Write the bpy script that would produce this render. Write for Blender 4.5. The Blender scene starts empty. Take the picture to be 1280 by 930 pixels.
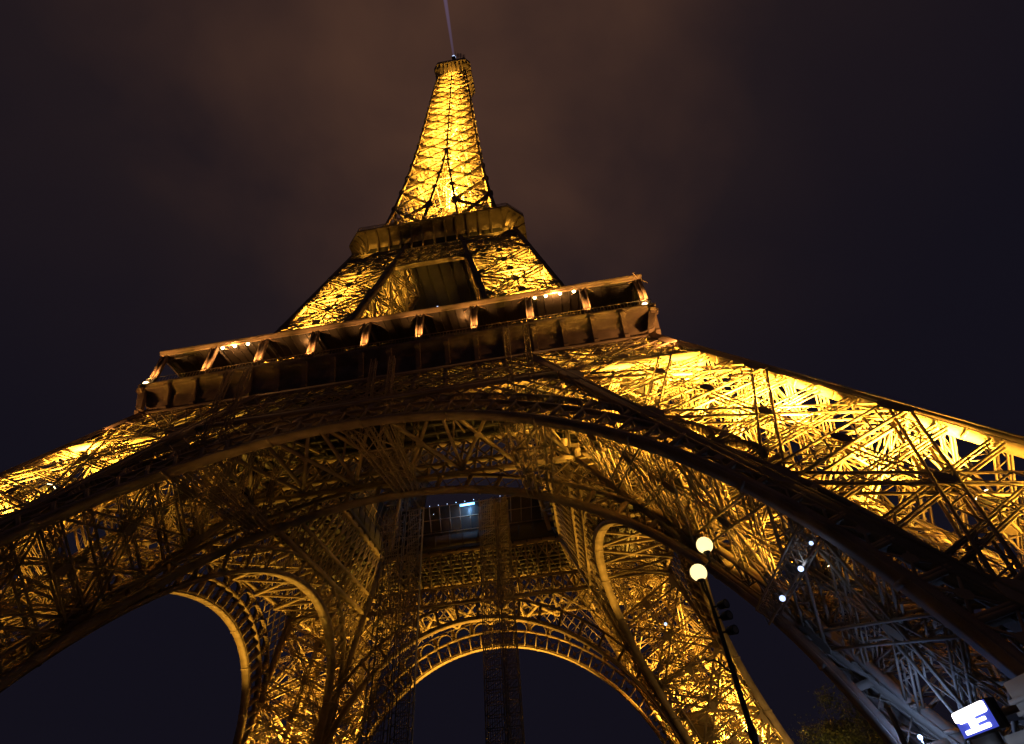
import bpy, math, random
import numpy as np
from mathutils import Matrix, Vector
random.seed(7); rng = np.random.default_rng(7)
S = bpy.context.scene
COL = S.collection
R = math.radians

# ------------------------------------------------------------------ camera
cd = bpy.data.cameras.new('camera'); cam = bpy.data.objects.new('camera', cd); COL.objects.link(cam)
CX, CY, CZ, YAW, PITCH, ROLL, FPX = 20.2933, -83.8348, 2.2878, 0.0832, 0.7525, -0.0947, 666.88
_cy, _sy, _cp, _sp = math.cos(YAW), math.sin(YAW), math.cos(PITCH), math.sin(PITCH)
_f = Vector((-_sy*_cp, _cy*_cp, _sp)); _r = Vector((_cy, _sy, 0)); _u = _r.cross(_f)
_r2 = math.cos(ROLL)*_r + math.sin(ROLL)*_u; _u2 = -math.sin(ROLL)*_r + math.cos(ROLL)*_u
cam.matrix_world = Matrix(((_r2.x, _u2.x, -_f.x, CX), (_r2.y, _u2.y, -_f.y, CY), (_r2.z, _u2.z, -_f.z, CZ), (0, 0, 0, 1)))
cd.sensor_fit = 'HORIZONTAL'; cd.sensor_width = 36.0; cd.lens = 36.0*FPX/1280
cd.clip_start = 0.1; cd.clip_end = 6000
S.camera = cam

def ray(px, py):
    d = _r2*((px-640)/FPX) + _u2*((465-py)/FPX) + _f
    return d
def at(px, py, dist):
    """point seen at (px, py) of the photograph at a horizontal distance"""
    d = ray(px, py); k = dist/math.hypot(d.x, d.y)
    return Vector((CX, CY, CZ)) + d*k

# ------------------------------------------------------------------ night sky
W = bpy.data.worlds.new('World'); S.world = W; W.use_nodes = True
nt = W.node_tree; N = nt.nodes; L = nt.links
N.clear()
def nd(t, **k):
    n = N.new(t)
    for a, b in k.items(): setattr(n, a, b)
    return n
out = nd('ShaderNodeOutputWorld'); bg = nd('ShaderNodeBackground'); L.new(bg.outputs[0], out.inputs[0])
tc = nd('ShaderNodeTexCoord')
# low cloud lit by the tower from below: brightest round the tower's tip
gl = ray(560, 60).normalized()
dot = nd('ShaderNodeVectorMath', operation='DOT_PRODUCT'); L.new(tc.outputs['Generated'], dot.inputs[0]); dot.inputs[1].default_value = gl
mr = nd('ShaderNodeMapRange'); mr.inputs[1].default_value = 0.50; mr.inputs[2].default_value = 1.0; L.new(dot.outputs['Value'], mr.inputs[0])
pw = nd('ShaderNodeMath', operation='POWER'); L.new(mr.outputs[0], pw.inputs[0]); pw.inputs[1].default_value = 2.7
n1 = nd('ShaderNodeTexNoise'); n1.inputs['Scale'].default_value = 3.0; n1.inputs['Detail'].default_value = 5; n1.inputs['Roughness'].default_value = 0.45
n1.inputs['Distortion'].default_value = 0.2
L.new(tc.outputs['Generated'], n1.inputs['Vector'])
nr = nd('ShaderNodeMapRange'); nr.inputs[1].default_value = 0.3; nr.inputs[2].default_value = 0.72; nr.inputs[3].default_value = 0.58; nr.inputs[4].default_value = 1.2
L.new(n1.outputs['Fac'], nr.inputs[0])
mu = nd('ShaderNodeMath', operation='MULTIPLY', use_clamp=True); L.new(pw.outputs[0], mu.inputs[0]); L.new(nr.outputs[0], mu.inputs[1])
mx = nd('ShaderNodeValToRGB'); L.new(mu.outputs[0], mx.inputs[0])
cr = mx.color_ramp
cr.elements[0].position = 0.0; cr.elements[0].color = (0.0060, 0.0052, 0.0100, 1)
cr.elements[1].position = 1.0; cr.elements[1].color = (0.072, 0.0335, 0.0215, 1)
e = cr.elements.new(0.35); e.color = (0.0150, 0.0096, 0.0118, 1)
L.new(mx.outputs[0], bg.inputs[0]); bg.inputs[1].default_value = 1.0

S.view_settings.view_transform = 'Standard'; S.view_settings.look = 'None'
S.view_settings.exposure = 0.0; S.view_settings.gamma = 1.0; S.view_settings.use_curve_mapping = False
S.cycles.max_bounces = 2; S.cycles.diffuse_bounces = 1; S.cycles.glossy_bounces = 1
S.cycles.use_denoising = True; S.cycles.denoising_prefilter = 'NONE'
S.cycles.use_adaptive_sampling = False
S.cycles.sample_clamp_indirect = 4.0

# ------------------------------------------------------------------ materials
def mat(name, col, rough=0.55, metal=0.0, var=0.25, scale=0.35, emit=None, es=0.0, spec=0.4):
    m = bpy.data.materials.new(name); m.use_nodes = True; t = m.node_tree; b = t.nodes['Principled BSDF']
    b.inputs['Roughness'].default_value = rough; b.inputs['Metallic'].default_value = metal
    b.inputs['Specular IOR Level'].default_value = spec
    g = t.nodes.new('ShaderNodeTexCoord'); a = t.nodes.new('ShaderNodeTexNoise'); a.inputs['Scale'].default_value = scale
    a.inputs['Detail'].default_value = 6; t.links.new(g.outputs['Object'], a.inputs['Vector'])
    r = t.nodes.new('ShaderNodeValToRGB'); t.links.new(a.outputs['Fac'], r.inputs[0])
    r.color_ramp.elements[0].position = 0.3; r.color_ramp.elements[1].position = 0.7
    r.color_ramp.elements[0].color = (*[c*(1-var) for c in col], 1); r.color_ramp.elements[1].color = (*[min(1, c*(1+var)) for c in col], 1)
    t.links.new(r.outputs[0], b.inputs['Base Color'])
    if emit:
        b.inputs['Emission Color'].default_value = (*emit, 1); b.inputs['Emission Strength'].default_value = es
    return m
M = dict(
    iron=mat('brown_iron_paint', (0.40, 0.29, 0.19), 0.68, spec=0.2),
    plate=mat('brown_plate_paint', (0.36, 0.26, 0.18), 0.65, spec=0.2, var=0.35, scale=0.5),
    dark=mat('dark_glazing', (0.07, 0.055, 0.045), 0.3, var=0.3),
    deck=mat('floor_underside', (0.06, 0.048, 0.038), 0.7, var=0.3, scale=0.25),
    stone=mat('pale_stone', (0.36, 0.33, 0.28), 0.8, scale=1.5),
    ground=mat('paving', (0.16, 0.145, 0.125), 0.85, scale=0.8),
    black=mat('black_paint', (0.03, 0.027, 0.025), 0.4, var=0.15),
    steel=mat('grey_steel', (0.30, 0.25, 0.21), 0.5, metal=0.3, var=0.3, scale=0.8),
    white=mat('white_panel', (0.62, 0.63, 0.65), 0.5, var=0.1),
    leaf=mat('leaves', (0.060, 0.075, 0.028), 0.6, var=0.5, scale=1.2),
    bark=mat('bark', (0.10, 0.08, 0.06), 0.9, scale=2.0),
    cream=mat('cream_sheet', (0.55, 0.47, 0.33), 0.6, var=0.15, scale=0.3),
    warm=mat('warm_lamp', (0.9, 0.8, 0.6), emit=(1.0, 0.72, 0.32), es=14.0),
    globe=mat('globe_lamp', (0.9, 0.8, 0.6), emit=(1.0, 0.76, 0.32), es=1.8),
    cold=mat('cold_lamp', (0.8, 0.85, 0.9), emit=(0.50, 0.64, 1.0), es=1.8),
    blue=mat('blue_lamp', (0.5, 0.7, 0.9), emit=(0.15, 0.45, 1.0), es=5.0),
    signwhite=mat('sign_white', (0.9, 0.9, 0.9), emit=(1.0, 0.97, 0.95), es=3.0),
    signblue=mat('sign_blue', (0.03, 0.05, 0.3), emit=(0.05, 0.07, 0.50), es=1.0),
)

# ------------------------------------------------------------------ mesh helpers
class MB:
    def __init__(s): s.b = []; s.v = []; s.f = []; s.nv = 0
    def bar(s, p, q, w, h=None, up=(0, 0, 1)):
        s.b.append((p[0], p[1], p[2], q[0], q[1], q[2], w, w if h is None else h, up[0], up[1], up[2]))
    def poly(s, pts):
        k = s.nv; s.v += [tuple(p) for p in pts]; s.nv += len(pts); s.f.append(tuple(range(k, k+len(pts))))
    def grid(s, rows, close=False):
        """rows: list of equal-length point lists -> quads"""
        k = s.nv; n = len(rows[0])
        for r in rows: s.v += [tuple(p) for p in r]
        s.nv += n*len(rows)
        for i in range(len(rows)-1):
            for j in range(n if close else n-1):
                a = k+i*n+j; b = k+i*n+(j+1) % n
                s.f.append((a, b, b+n, a+n))
    def box(s, lo, hi):
        x0, y0, z0 = lo; x1, y1, z1 = hi
        s.bar(((x0+x1)/2, (y0+y1)/2, z0), ((x0+x1)/2, (y0+y1)/2, z1), abs(x1-x0), abs(y1-y0), (0, 1, 0))
    def tube(s, pts, rad, n=10, cap=True):
        rows = []
        pts = [Vector(p) for p in pts]
        rr = rad if isinstance(rad, (list, tuple)) else [rad]*len(pts)
        for i, p in enumerate(pts):
            t = (pts[min(i+1, len(pts)-1)]-pts[max(i-1, 0)]).normalized()
            a = t.cross(Vector((0.31, 0.87, 0.13)) if abs(t.z) > .9 else Vector((0, 0, 1))).normalized(); b = t.cross(a)
            rows.append([p+(a*math.cos(2*math.pi*k/n)+b*math.sin(2*math.pi*k/n))*rr[i] for k in range(n)])
        s.grid(rows, True)
        if cap: s.poly(rows[0][::-1]); s.poly(rows[-1])
    def ball(s, c, r, n=14, m=8):
        c = Vector(c)
        s.grid([[c+Vector((r*math.sin(a)*math.cos(2*math.pi*k/n), r*math.sin(a)*math.sin(2*math.pi*k/n), -r*math.cos(a))) for k in range(n)]
                for a in [0.03+(math.pi-.06)*i/m for i in range(m+1)]], True)
    def mesh(s, name):
        V = np.array(s.v, float).reshape(-1, 3); F = list(s.f)
        if s.b:
            B = np.array(s.b, float); P, Q = B[:, 0:3], B[:, 3:6]; T = Q-P
            ln = np.linalg.norm(T, axis=1); B = B[ln > 1e-5]; P, Q, T = P[ln > 1e-5], Q[ln > 1e-5], T[ln > 1e-5]/ln[ln > 1e-5][:, None]
            U = B[:, 8:11]; sd = np.cross(T, U); l2 = np.linalg.norm(sd, axis=1); bad = l2 < 1e-3
            sd[bad] = np.cross(T[bad], np.array([0.6, 0.8, 0.0])); sd /= np.maximum(np.linalg.norm(sd, axis=1), 1e-9)[:, None]
            n_ = np.cross(sd, T); a = sd*B[:, 6:7]/2; b = n_*B[:, 7:8]/2
            VV = np.stack([P-a-b, P+a-b, P+a+b, P-a+b, Q-a-b, Q+a-b, Q+a+b, Q-a+b], 1).reshape(-1, 3)
            q = np.array([[0, 1, 2, 3], [4, 7, 6, 5], [0, 4, 5, 1], [1, 5, 6, 2], [2, 6, 7, 3], [3, 7, 4, 0]])
            FF = (np.arange(len(P))[:, None, None]*8+q[None]).reshape(-1, 4)+len(V)
            V = np.concatenate([V, VV])
        else: FF = np.zeros((0, 4), int)
        me = bpy.data.meshes.new(name)
        sizes = np.array([len(f) for f in F]+[4]*len(FF), np.int32)
        idx = np.concatenate([np.array([i for f in F for i in f], np.int32), FF.reshape(-1).astype(np.int32)])
        me.vertices.add(len(V)); me.vertices.foreach_set('co', V.reshape(-1).astype(np.float32))
        me.loops.add(len(idx)); me.loops.foreach_set('vertex_index', idx)
        st = np.concatenate([[0], np.cumsum(sizes)[:-1]]).astype(np.int32)
        me.polygons.add(len(sizes)); me.polygons.foreach_set('loop_start', st); me.polygons.foreach_set('loop_total', sizes)
        me.update(calc_edges=True); me.validate()
        return me
    def build(s, name, m, parent=None, rz=0.0, smooth=False):
        me = s.mesh(name); me.materials.append(m)
        if smooth: me.polygons.foreach_set('use_smooth', np.ones(len(me.polygons), bool))
        o = bpy.data.objects.new(name, me); COL.objects.link(o)
        if parent: o.parent = parent
        o.rotation_euler.z = rz
        return o
def tag(o, label=None, cat=None, group=None, kind=None):
    for k, v in (('label', label), ('category', cat), ('group', group), ('kind', kind)):
        if v: o[k] = v
    return o
def empty(name, loc=(0, 0, 0)):
    o = bpy.data.objects.new(name, None); COL.objects.link(o); o.location = loc; return o
def clone(o, parent, rz=0.0, deep=True):
    c = o.copy(); COL.objects.link(c); c.parent = parent; c.rotation_euler.z = rz
    if deep:
        for ch in list(o.children):
            if ch.type == 'MESH': d = ch.copy(); COL.objects.link(d); d.parent = c
    return c
v3 = lambda *a: np.array(a, float)
def unit(a): return a/np.linalg.norm(a)
def girder(mb, p, q, nrm, w=1.6, d=0.8, pitch=1.5, ch=0.15, lc=0.09, cross=True, side=True):
    """laced box girder: four chords, X lacing on the two wide faces, zigzag on the narrow ones"""
    p = np.array(p, float); q = np.array(q, float); t = q-p; ln = np.linalg.norm(t)
    if ln < 0.3: return
    t /= ln; n = np.array(nrm, float); n = unit(n-t*(n@t)); s = np.cross(n, t)
    c = {}
    for i in (-1, 1):
        for j in (-1, 1):
            o = s*i*(w/2)+n*j*(d/2); c[i, j] = o
            mb.bar(p+o, q+o, ch, ch, n)
    k = max(2, int(round(ln/pitch)))
    for a in range(k):
        u0 = p+t*ln*a/k; u1 = p+t*ln*(a+1)/k
        for j in ((-1, 1) if d > 0.05 else (1,)):
            if cross or a % 2 == 0: mb.bar(u0+c[-1, j], u1+c[1, j], lc, lc*.5, n)
            if cross or a % 2 == 1: mb.bar(u0+c[1, j], u1+c[-1, j], lc, lc*.5, n)
        if side:
            for i in (-1, 1):
                if a % 2: mb.bar(u0+c[i, -1], u1+c[i, 1], lc, lc*.5, s)
                else: mb.bar(u0+c[i, 1], u1+c[i, -1], lc, lc*.5, s)
def plate(mb, c, n, u, a, b, th=0.1):
    """flat octagonal gusset centred at c, normal n, long axis u"""
    c = np.array(c, float); n = unit(np.array(n, float)); u = unit(np.array(u, float)-n*(np.array(u, float)@n)); s = np.cross(n, u)
    ring = [(1, .45), (.45, 1), (-.45, 1), (-1, .45), (-1, -.45), (-.45, -1), (.45, -1), (1, -.45)]
    A = [c+u*a*x+s*b*y+n*th/2 for x, y in ring]; B = [c+u*a*x+s*b*y-n*th/2 for x, y in ring]
    mb.poly(A); mb.poly(B[::-1]); mb.grid([B, A], True)
def lamp(name, typ, loc, power, col, size=0.5, direction=None, cone=140, blend=0.6, parent=None):
    l = bpy.data.lights.new(name, typ); l.energy = power; l.color = col; l.shadow_soft_size = size
    o = bpy.data.objects.new(name, l); COL.objects.link(o); o.location = loc
    if typ == 'SPOT':
        l.spot_size = R(cone); l.spot_blend = blend
        o.rotation_euler = Vector(direction).to_track_quat('-Z', 'Y').to_euler()
    if parent: o.parent = parent
    return o
SOD = (1.0, 0.53, 0.055)          # sodium floodlight yellow
AMB = (1.0, 0.44, 0.12)

# ------------------------------------------------------------------ ground
g = MB()
rs = [0, 60, 120, 240, 500, 1000, 2500]
g.grid([[(r*math.cos(2*math.pi*k/48), r*math.sin(2*math.pi*k/48), 0) for k in range(48)] for r in [0.01]+rs[1:]], True)
tag(g.build('ground', M['ground']), kind='structure')

# ------------------------------------------------------------------ tower proportions (metres)
SL = 0.5157; A0 = 60.735; PW = 16.0           # lower legs: outer half width A0-SL*z, 16 m wide
w1 = lambda z: A0-SL*z
w2 = lambda z: 25.05-0.219*(z-77)
i2 = lambda z: 6.8+(104.5-z)*0.185
_z3 = [106, 113, 127.3, 150, 170, 184, 222, 240, 258, 300]; _w3 = [17.2, 15.9, 13.75, 11.7, 10.3, 9.5, 7.75, 6.9, 5.9, 5.0]
w3 = lambda z: float(np.interp(z, _z3, _w3))
i3 = lambda z: max(0.0, 4.07*(170-z)/41)
TOWER = tag(empty('lattice_tower'), 'colossal brown iron lattice tower on four arched legs floodlit golden yellow', 'tower')

# ---- lower leg (canonical: right, near side), cloned to four corners
def cpt(a, b, zc):
    """corner column point; a/b = 0 outer, 1 inner in x / y; zc = axis height of a section square to the leg"""
    z = max(1.6, zc+3.25*((1-2*a)+(1-2*b)))
    w = w1(z); return v3(w-PW*a, -(w-PW*b), z)
def cz(a, b, z): w = w1(z); return v3(w-PW*a, -(w-PW*b), z)
ZC = [-1.5, 9.25, 20.05, 30.85, 41.65]
AX = unit(v3(-SL, SL, 1))
FACES = [((0, 0), (1, 0), v3(0, -1, SL)), ((0, 0), (0, 1), v3(1, 0, SL)), ((1, 0), (1, 1), v3(-1, 0, -SL)), ((0, 1), (1, 1), v3(0, 1, -SL))]
col = MB()
for a in (0, 1):
    for b in (0, 1):
        p, q = cz(a, b, 1.2), cz(a, b, 53.0)
        nx = v3(1 if a == 0 else -1, 0, 0); ny = v3(0, -1 if b == 0 else 1, 0)
        col.bar(p, q, 0.95, 0.95, ny)
        # cover strips on the outward sides, stiffeners on the inward ones
        for n in (nx, ny):
            o = np.cross(AX, n)
            for s_ in (-1, 1): col.bar(p+n*.5+o*s_*.42, q+n*.5+o*s_*.42, .16, .14, n)
        ln = 33
        for k in range(ln):
            c = p+(q-p)*(k+.5)/ln
            col.bar(c-nx*.62-ny*.45, c-nx*.62+ny*.45, .14, .22, AX)
            col.bar(c-ny*.62-nx*.45, c-ny*.62+nx*.45, .14, .22, AX)
leg = col.build('leg', M['iron'], TOWER)
br = MB(); gs = br
for (A, B, n) in FACES:
    for k, zc in enumerate(ZC):
        p, q = cpt(*A, zc), cpt(*B, zc); mid = (p+q)/2
        if k > 0:
            girder(br, p, q, n, 1.7, .9, 1.7, .19, .12, True, False); plate(gs, mid+n*.45, n, AX, .75, .5, .08); plate(gs, mid-n*.45, n, AX, .75, .5, .08)
        if k+1 < len(ZC):
            p2, q2 = cpt(*A, ZC[k+1]), cpt(*B, ZC[k+1]); m2 = (p2+q2)/2
            girder(br, p, q2, n, 1.3, .7, 1.5, .17, .11, False, False); girder(br, q, p2, n, 1.3, .7, 1.5, .17, .11, False, False)
            x = (p+q+p2+q2)/4
            plate(gs, x+n*.36, n, AX, .6, .42, .08); plate(gs, x-n*.36, n, AX, .6, .42, .08)
            girder(br, mid, m2, n, .55, .4, .9, .09, .06, False, False)
            # secondary struts from the crossing to the columns, quarter ties
            for e0, e1 in ((p, p2), (q, q2)):
                girder(br, x, (e0+e1)/2, n, .8, .4, 1.2, .12, .08, False, False)
            for t in (.25, .75): girder(br, p+(p2-p)*t, q+(q2-q)*t, n, .7, .35, 1.3, .12, .08, False, False)
        for c0 in (p, q):
            plate(gs, c0+(mid-c0)*.05+n*.46, n, AX, 1.3, .8, .08)
    # last bay up into the belt
    p, q = cpt(*A, ZC[-1]), cpt(*B, ZC[-1])
    p2, q2 = cz(*A, 52), cz(*B, 52)
    girder(br, p, q2, n, 1.1, .6, 1.3, .14, .09); girder(br, q, p2, n, 1.1, .6, 1.3, .14, .09)
# diaphragms square to the leg, stairs and lift runway inside
for zc in [ZC[0]+10.775*k for k in range(1, 5)]:
    c = [cpt(a, b, zc) for a, b in ((0, 0), (1, 0), (1, 1), (0, 1))]
    girder(br, c[0], c[2], AX, .9, .5, 1.5, .14, .09, False, False)
    m = [(c[i]+c[(i+1) % 4])/2 for i in range(4)]
    for i in range(4): girder(br, m[i], m[(i+1) % 4], AX, .8, .4, 1.4, .13, .09, False, False)
E1 = unit(v3(1, 1, 0)); E2 = np.cross(AX, E1)
def axis(zc): w = w1(zc)-PW/2; return v3(w, -w, zc)
for s1 in (-3.4, -1.6, 1.6, 3.4):
    girder(br, axis(2)+E1*s1-E2*1.5, axis(50)+E1*s1-E2*1.5, E2, .5, .9, 1.8, .14, .10, False, True)
for k in range(40):
    z = 3+k*1.2; c = axis(z)-E2*1.5
    br.bar(c-E1*3.5, c+E1*3.5, .13, .2, AX)
    if k % 2: br.bar(c-E1*1.6, axis(z+1.2)-E2*1.5+E1*1.6, .1, .1, E2)
    else: br.bar(c+E1*1.6, axis(z+1.2)-E2*1.5-E1*1.6, .1, .1, E2)
# stair flights zigzag
for s0 in (-1, 1):
    for k in range(13):
        z = 4+k*3.5; c = axis(z)+E1*s0*4.6+E2*3; c2 = axis(z+3.5)+E1*s0*4.6+E2*3
        d0, d1 = (-1.8, 1.8) if k % 2 else (1.8, -1.8)
        for o in (-.5, .5): br.bar(c+E2*d0+E1*o, c2+E2*d1+E1*o, .10, .3, AX)
        for t in range(9):
            m = (c+E2*d0)*(1-t/9)+(c2+E2*d1)*t/9; br.bar(m-E1*.5, m+E1*.5, .25, .05, (0, 0, 1))
        br.bar(c2+E2*d1-E1*.8, c2+E2*d1+E1*.8, .9, .12, (0, 0, 1))
br.build('bracing', M['iron'], leg)
for a in (0, 1):          # masonry footing under each leg column
    for b in (0, 1):
        st = MB(); c = cz(a, b, 1.2)
        for z0, z1, h in ((0, .5, 3.2), (.5, 1.1, 2.9), (1.1, 2.3, 2.2)):
            lo = [(c[0]+sx*h-.5, c[1]+sy*h+.5, z0) for sx, sy in ((-1, -1), (1, -1), (1, 1), (-1, 1))]
            hi = [(c[0]+sx*(h-.35)-.5, c[1]+sy*(h-.35)+.5, z1) for sx, sy in ((-1, -1), (1, -1), (1, 1), (-1, 1))]
            st.grid([lo, hi], True); st.poly(hi)
        st.build('masonry_base', M['stone'], leg)
legs = [leg]+[clone(leg, TOWER, R(90*k)) for k in (1, 2, 3)]
for k in range(4):       # sheet-metal underside of the inclined lift runway, right far leg
    sh = MB(); a, b = axis(4+k*5.2)+E2*3.2, axis(8.6+k*5.2)+E2*3.2
    sh.bar(a, b, 5.2, .12, E2)
    for o in (-2.6, 2.6): sh.bar(a+E1*o, b+E1*o, .3, .5, E2)
    sh.build('lift_runway', M['cream'], legs[1])

# ---- great arches: face plane y=-w1(z), inner plane y=-(w1(z)-PW)
RI, ZI = 37.56, 0.858
def apt(th, r, inner=0, dy=0.0):
    z = ZI+r*math.sin(th); return v3(r*math.cos(th), -(w1(z)-PW*inner)+dy, z)
NF = unit(v3(0, -1, SL))
TH0 = math.asin(1.0/RI)
def arc_plate(mb, r, inner, width, th, t0=TH0, t1=math.pi-TH0, n=120, off=0.0):
    ts = np.linspace(t0, t1, n+1); rows = []
    for t in ts:
        lo, hi = apt(t, r-th/2, inner, off), apt(t, r+th/2, inner, off); w = v3(0, width/2, 0)
        rows.append([lo-w, lo+w, hi+w, hi-w])
    mb.grid(rows, True); mb.poly(rows[0]); mb.poly(rows[-1][::-1])
def make_arch(inner):
    fl = MB(); wb = MB(); up = MB()
    r0 = RI if not inner else 38.2
    arc_plate(fl, r0+.06, inner, 1.3, .12)                       # soffit flange
    arc_plate(fl, r0+.36, inner, .12, .5, off=-.55); arc_plate(fl, r0+.36, inner, .12, .5, off=.55)
    ts = np.linspace(TH0, math.pi-TH0, 97)
    for t in ts[::8]: fl.bar(apt(t, r0-.015, inner, -.76), apt(t, r0-.015, inner, .76), .35, .03, v3(math.cos(t), 0, math.sin(t)))
    if not inner:
        d1, d2 = 2.9, 5.0
        arc_plate(up, r0+d1, inner, 1.0, .35)
        n = 50; ts = np.linspace(TH0, math.pi-TH0, n+1)
        for a, b in zip(ts[:-1], ts[1:]):
            for o in (-.4,):
                wb.bar(apt(a, r0+.1, 0, .05), apt(a, r0+d1-.1, 0, .05), .2, 1.0, NF)
                wb.bar(apt(a, r0+.3, 0, o), apt(a, r0+d1-.1, 0, o), .26, .2, NF)
                wb.bar(apt(a, r0+.4, 0, o), apt(b, r0+d1-.2, 0, o), .13, .1, NF); wb.bar(apt(b, r0+.4, 0, o), apt(a, r0+d1-.2, 0, o), .13, .1, NF)
            m = (a+b)/2; plate(wb, apt(m, r0+1.5, 0, -.4), NF, v3(0, 0, 1), .35, .35, .12)
        # arcade of small round arches riding on the extrados
        n2 = 30; dt = (math.pi-2*TH0)/n2
        for k in range(n2):
            a = TH0+k*dt; mid = a+dt/2; c = apt(mid, r0+d1, 0)
            rr = r0*dt/2*0.86
            if apt(mid, r0+d2, 0)[2] < 22: continue
            rad = v3(math.cos(mid), 0, math.sin(mid)); tan = v3(-math.sin(mid), 0, math.cos(mid))
            pr = []
            for j in range(13):
                u = math.pi*j/12; x = apt(mid, r0+d1+.15+rr*math.sin(u)*.95, 0); x = x+tan*rr*math.cos(u); x[1] = -w1(x[2]); pr.append(x)
            for p, q in zip(pr[:-1], pr[1:]):
                e = (q-p)*.03; wb.bar(p-e, q+e, .9, .12, np.cross(q-p, v3(0, 1, 0)))
            wb.bar(apt(a, r0+d1, 0), apt(a, r0+d1+2.2, 0), .3, .9, tan)
        arc_plate(wb, r0+d2-.1, 0, .5, .2, t0=.62, t1=math.pi-.62, n=64)
    else:
        d1 = 3.3
        arc_plate(up, r0+d1, inner, .8, .3)
        n = 30; ts = np.linspace(TH0, math.pi-TH0, n+1)
        for a in ts: wb.bar(apt(a, r0+.3, 1), apt(a, r0+d1, 1), .34, .5, v3(-math.sin(a), 0, math.cos(a)))
        n = 60; ts = np.linspace(TH0, math.pi-TH0, n+1)
        for j, (a, b) in enumerate(zip(ts[:-1], ts[1:])):
            wb.bar(apt(a, r0+.4, 1, .35), apt(b, r0+d1-.2, 1, .35), .10, .08, NF); wb.bar(apt(b, r0+.4, 1, .35), apt(a, r0+d1-.2, 1, .35), .10, .08, NF)
    return fl, wb, up
a_f, a_w, a_u = make_arch(0); b_f, b_w, b_u = make_arch(1)
arch = a_f.build('arch', M['plate'], TOWER); a_w.build('arcade', M['iron'], arch); a_u.build('upper_ring', M['plate'], arch)
back = b_f.build('inner_arch', M['plate'], TOWER); b_w.build('arch_ladder', M['iron'], back); b_u.build('upper_ring', M['plate'], back)
# ties between the two arch rings, low on the flanks; laced frames near the crown
tie = MB()
for th in [R(d) for d in (14, 22, 30, 38)]:
    for sgn in (1, -1):
        t = th if sgn > 0 else math.pi-th
        p, q = apt(t, RI+2.6, 0, .5), apt(t, 38.2+3.0, 1, -.5)
        girder(tie, p, q, v3(math.cos(t), 0, math.sin(t)), .7, .5, 1.2, .11, .07, False)
        t2 = t+sgn*R(8); q2 = apt(t2, 38.2+3.0, 1, -.5); p2 = apt(t2, RI+2.6, 0, .5)
        girder(tie, p, q2, v3(math.cos(t), 0, math.sin(t)), .45, .35, 1.2, .09, .06, False); girder(tie, p2, q, v3(math.cos(t), 0, math.sin(t)), .45, .35, 1.2, .09, .06, False)
tie_o = tie.build('soffit_tie', M['iron'], arch)
arches = [arch]+[clone(arch, TOWER, R(90*k)) for k in (1, 2, 3)]
for k in (1, 2, 3): clone(back, TOWER, R(90*k))
for x in (-17.6, 0.3, 17.6):
    fr = MB()
    zf = ZI+math.sqrt((RI+.6)**2-x*x); zb = ZI+math.sqrt(38.8**2-x*x)
    yf = -(w1(zf))+.8; yb = -(w1(zb)-PW)-.6
    for xo in (-2.3, 0, 2.3):
        girder(fr, (x+xo, yf, zf), (x+xo*.5, yb, zb), (1, 0, 0), .75, .6, .95, .11, .07, True, False)
    for k in range(3):
        t0, t1 = k/3, (k+1)/3
        f = lambda xo, t: v3(x+xo*(1-.5*t), yf+(yb-yf)*t, zf+(zb-zf)*t)
        fr.bar(f(-2.3, t0), f(2.3, t0), .16, .16); fr.bar(f(-2.3, t0), f(2.3, t1), .1, .1); fr.bar(f(2.3, t0), f(-2.3, t1), .1, .1)
    # uprights from the frame to the floor above
    for t in (.12, .5, .88):
        c = f(0, t)
        for xo in (-1.2, 1.2): girder(fr, c+v3(xo, 0, 0), (c[0]+xo, c[1], 51), (0, 1, 0), .6, .5, .9, .09, .06, False)
    fr.build('hanger_frame', M['iron'], arch)

# ---- first-floor belt trusses, outer and inner planes, and bracing between them
ZB0, ZB1 = 43.6, 51.2
def face(x, z, inner=0, dy=0.0): return v3(x, -(w1(z)-PW*inner)+dy, z)
bt = MB()
def hchord(mb, z, inner, half, h, d, dy=0.0): mb.bar(face(-half, z, inner, dy), face(half, z, inner, dy), d, h, (0, 0, 1))
for z, h in ((ZB0, .55), (ZB0+1.3, .22), ((ZB0+ZB1)/2+.6, .22), (ZB1-.2, .5)):
    hchord(bt, z, 0, w1(z)-.3, h, .9 if h > .3 else .5)
nb = 18
for k in range(nb+1):
    f = -1+2*k/nb
    bt.bar(face(f*(w1(ZB0)-.4), ZB0), face(f*(w1(ZB1)-.4), ZB1), .55, .4, NF)
for k in range(-2, nb*2+2):
    for sg in (1, -1):
        f0 = -1+2*(k/2)/nb; f1 = f0+sg*2*2/nb
        ts = np.linspace(0, 1, 9)
        pts = [(f0+(f1-f0)*t, ZB0+(ZB1-ZB0)*t) for t in ts]
        pts = [p for p in pts if abs(p[0]) <= 1]
        if len(pts) > 1:
            a, b = pts[0], pts[-1]
            for o in (-.3, .3):
                bt.bar(face(a[0]*(w1(a[1])-.4), a[1], 0, o), face(b[0]*(w1(b[1])-.4), b[1], 0, o), .17, .1, NF)
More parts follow.
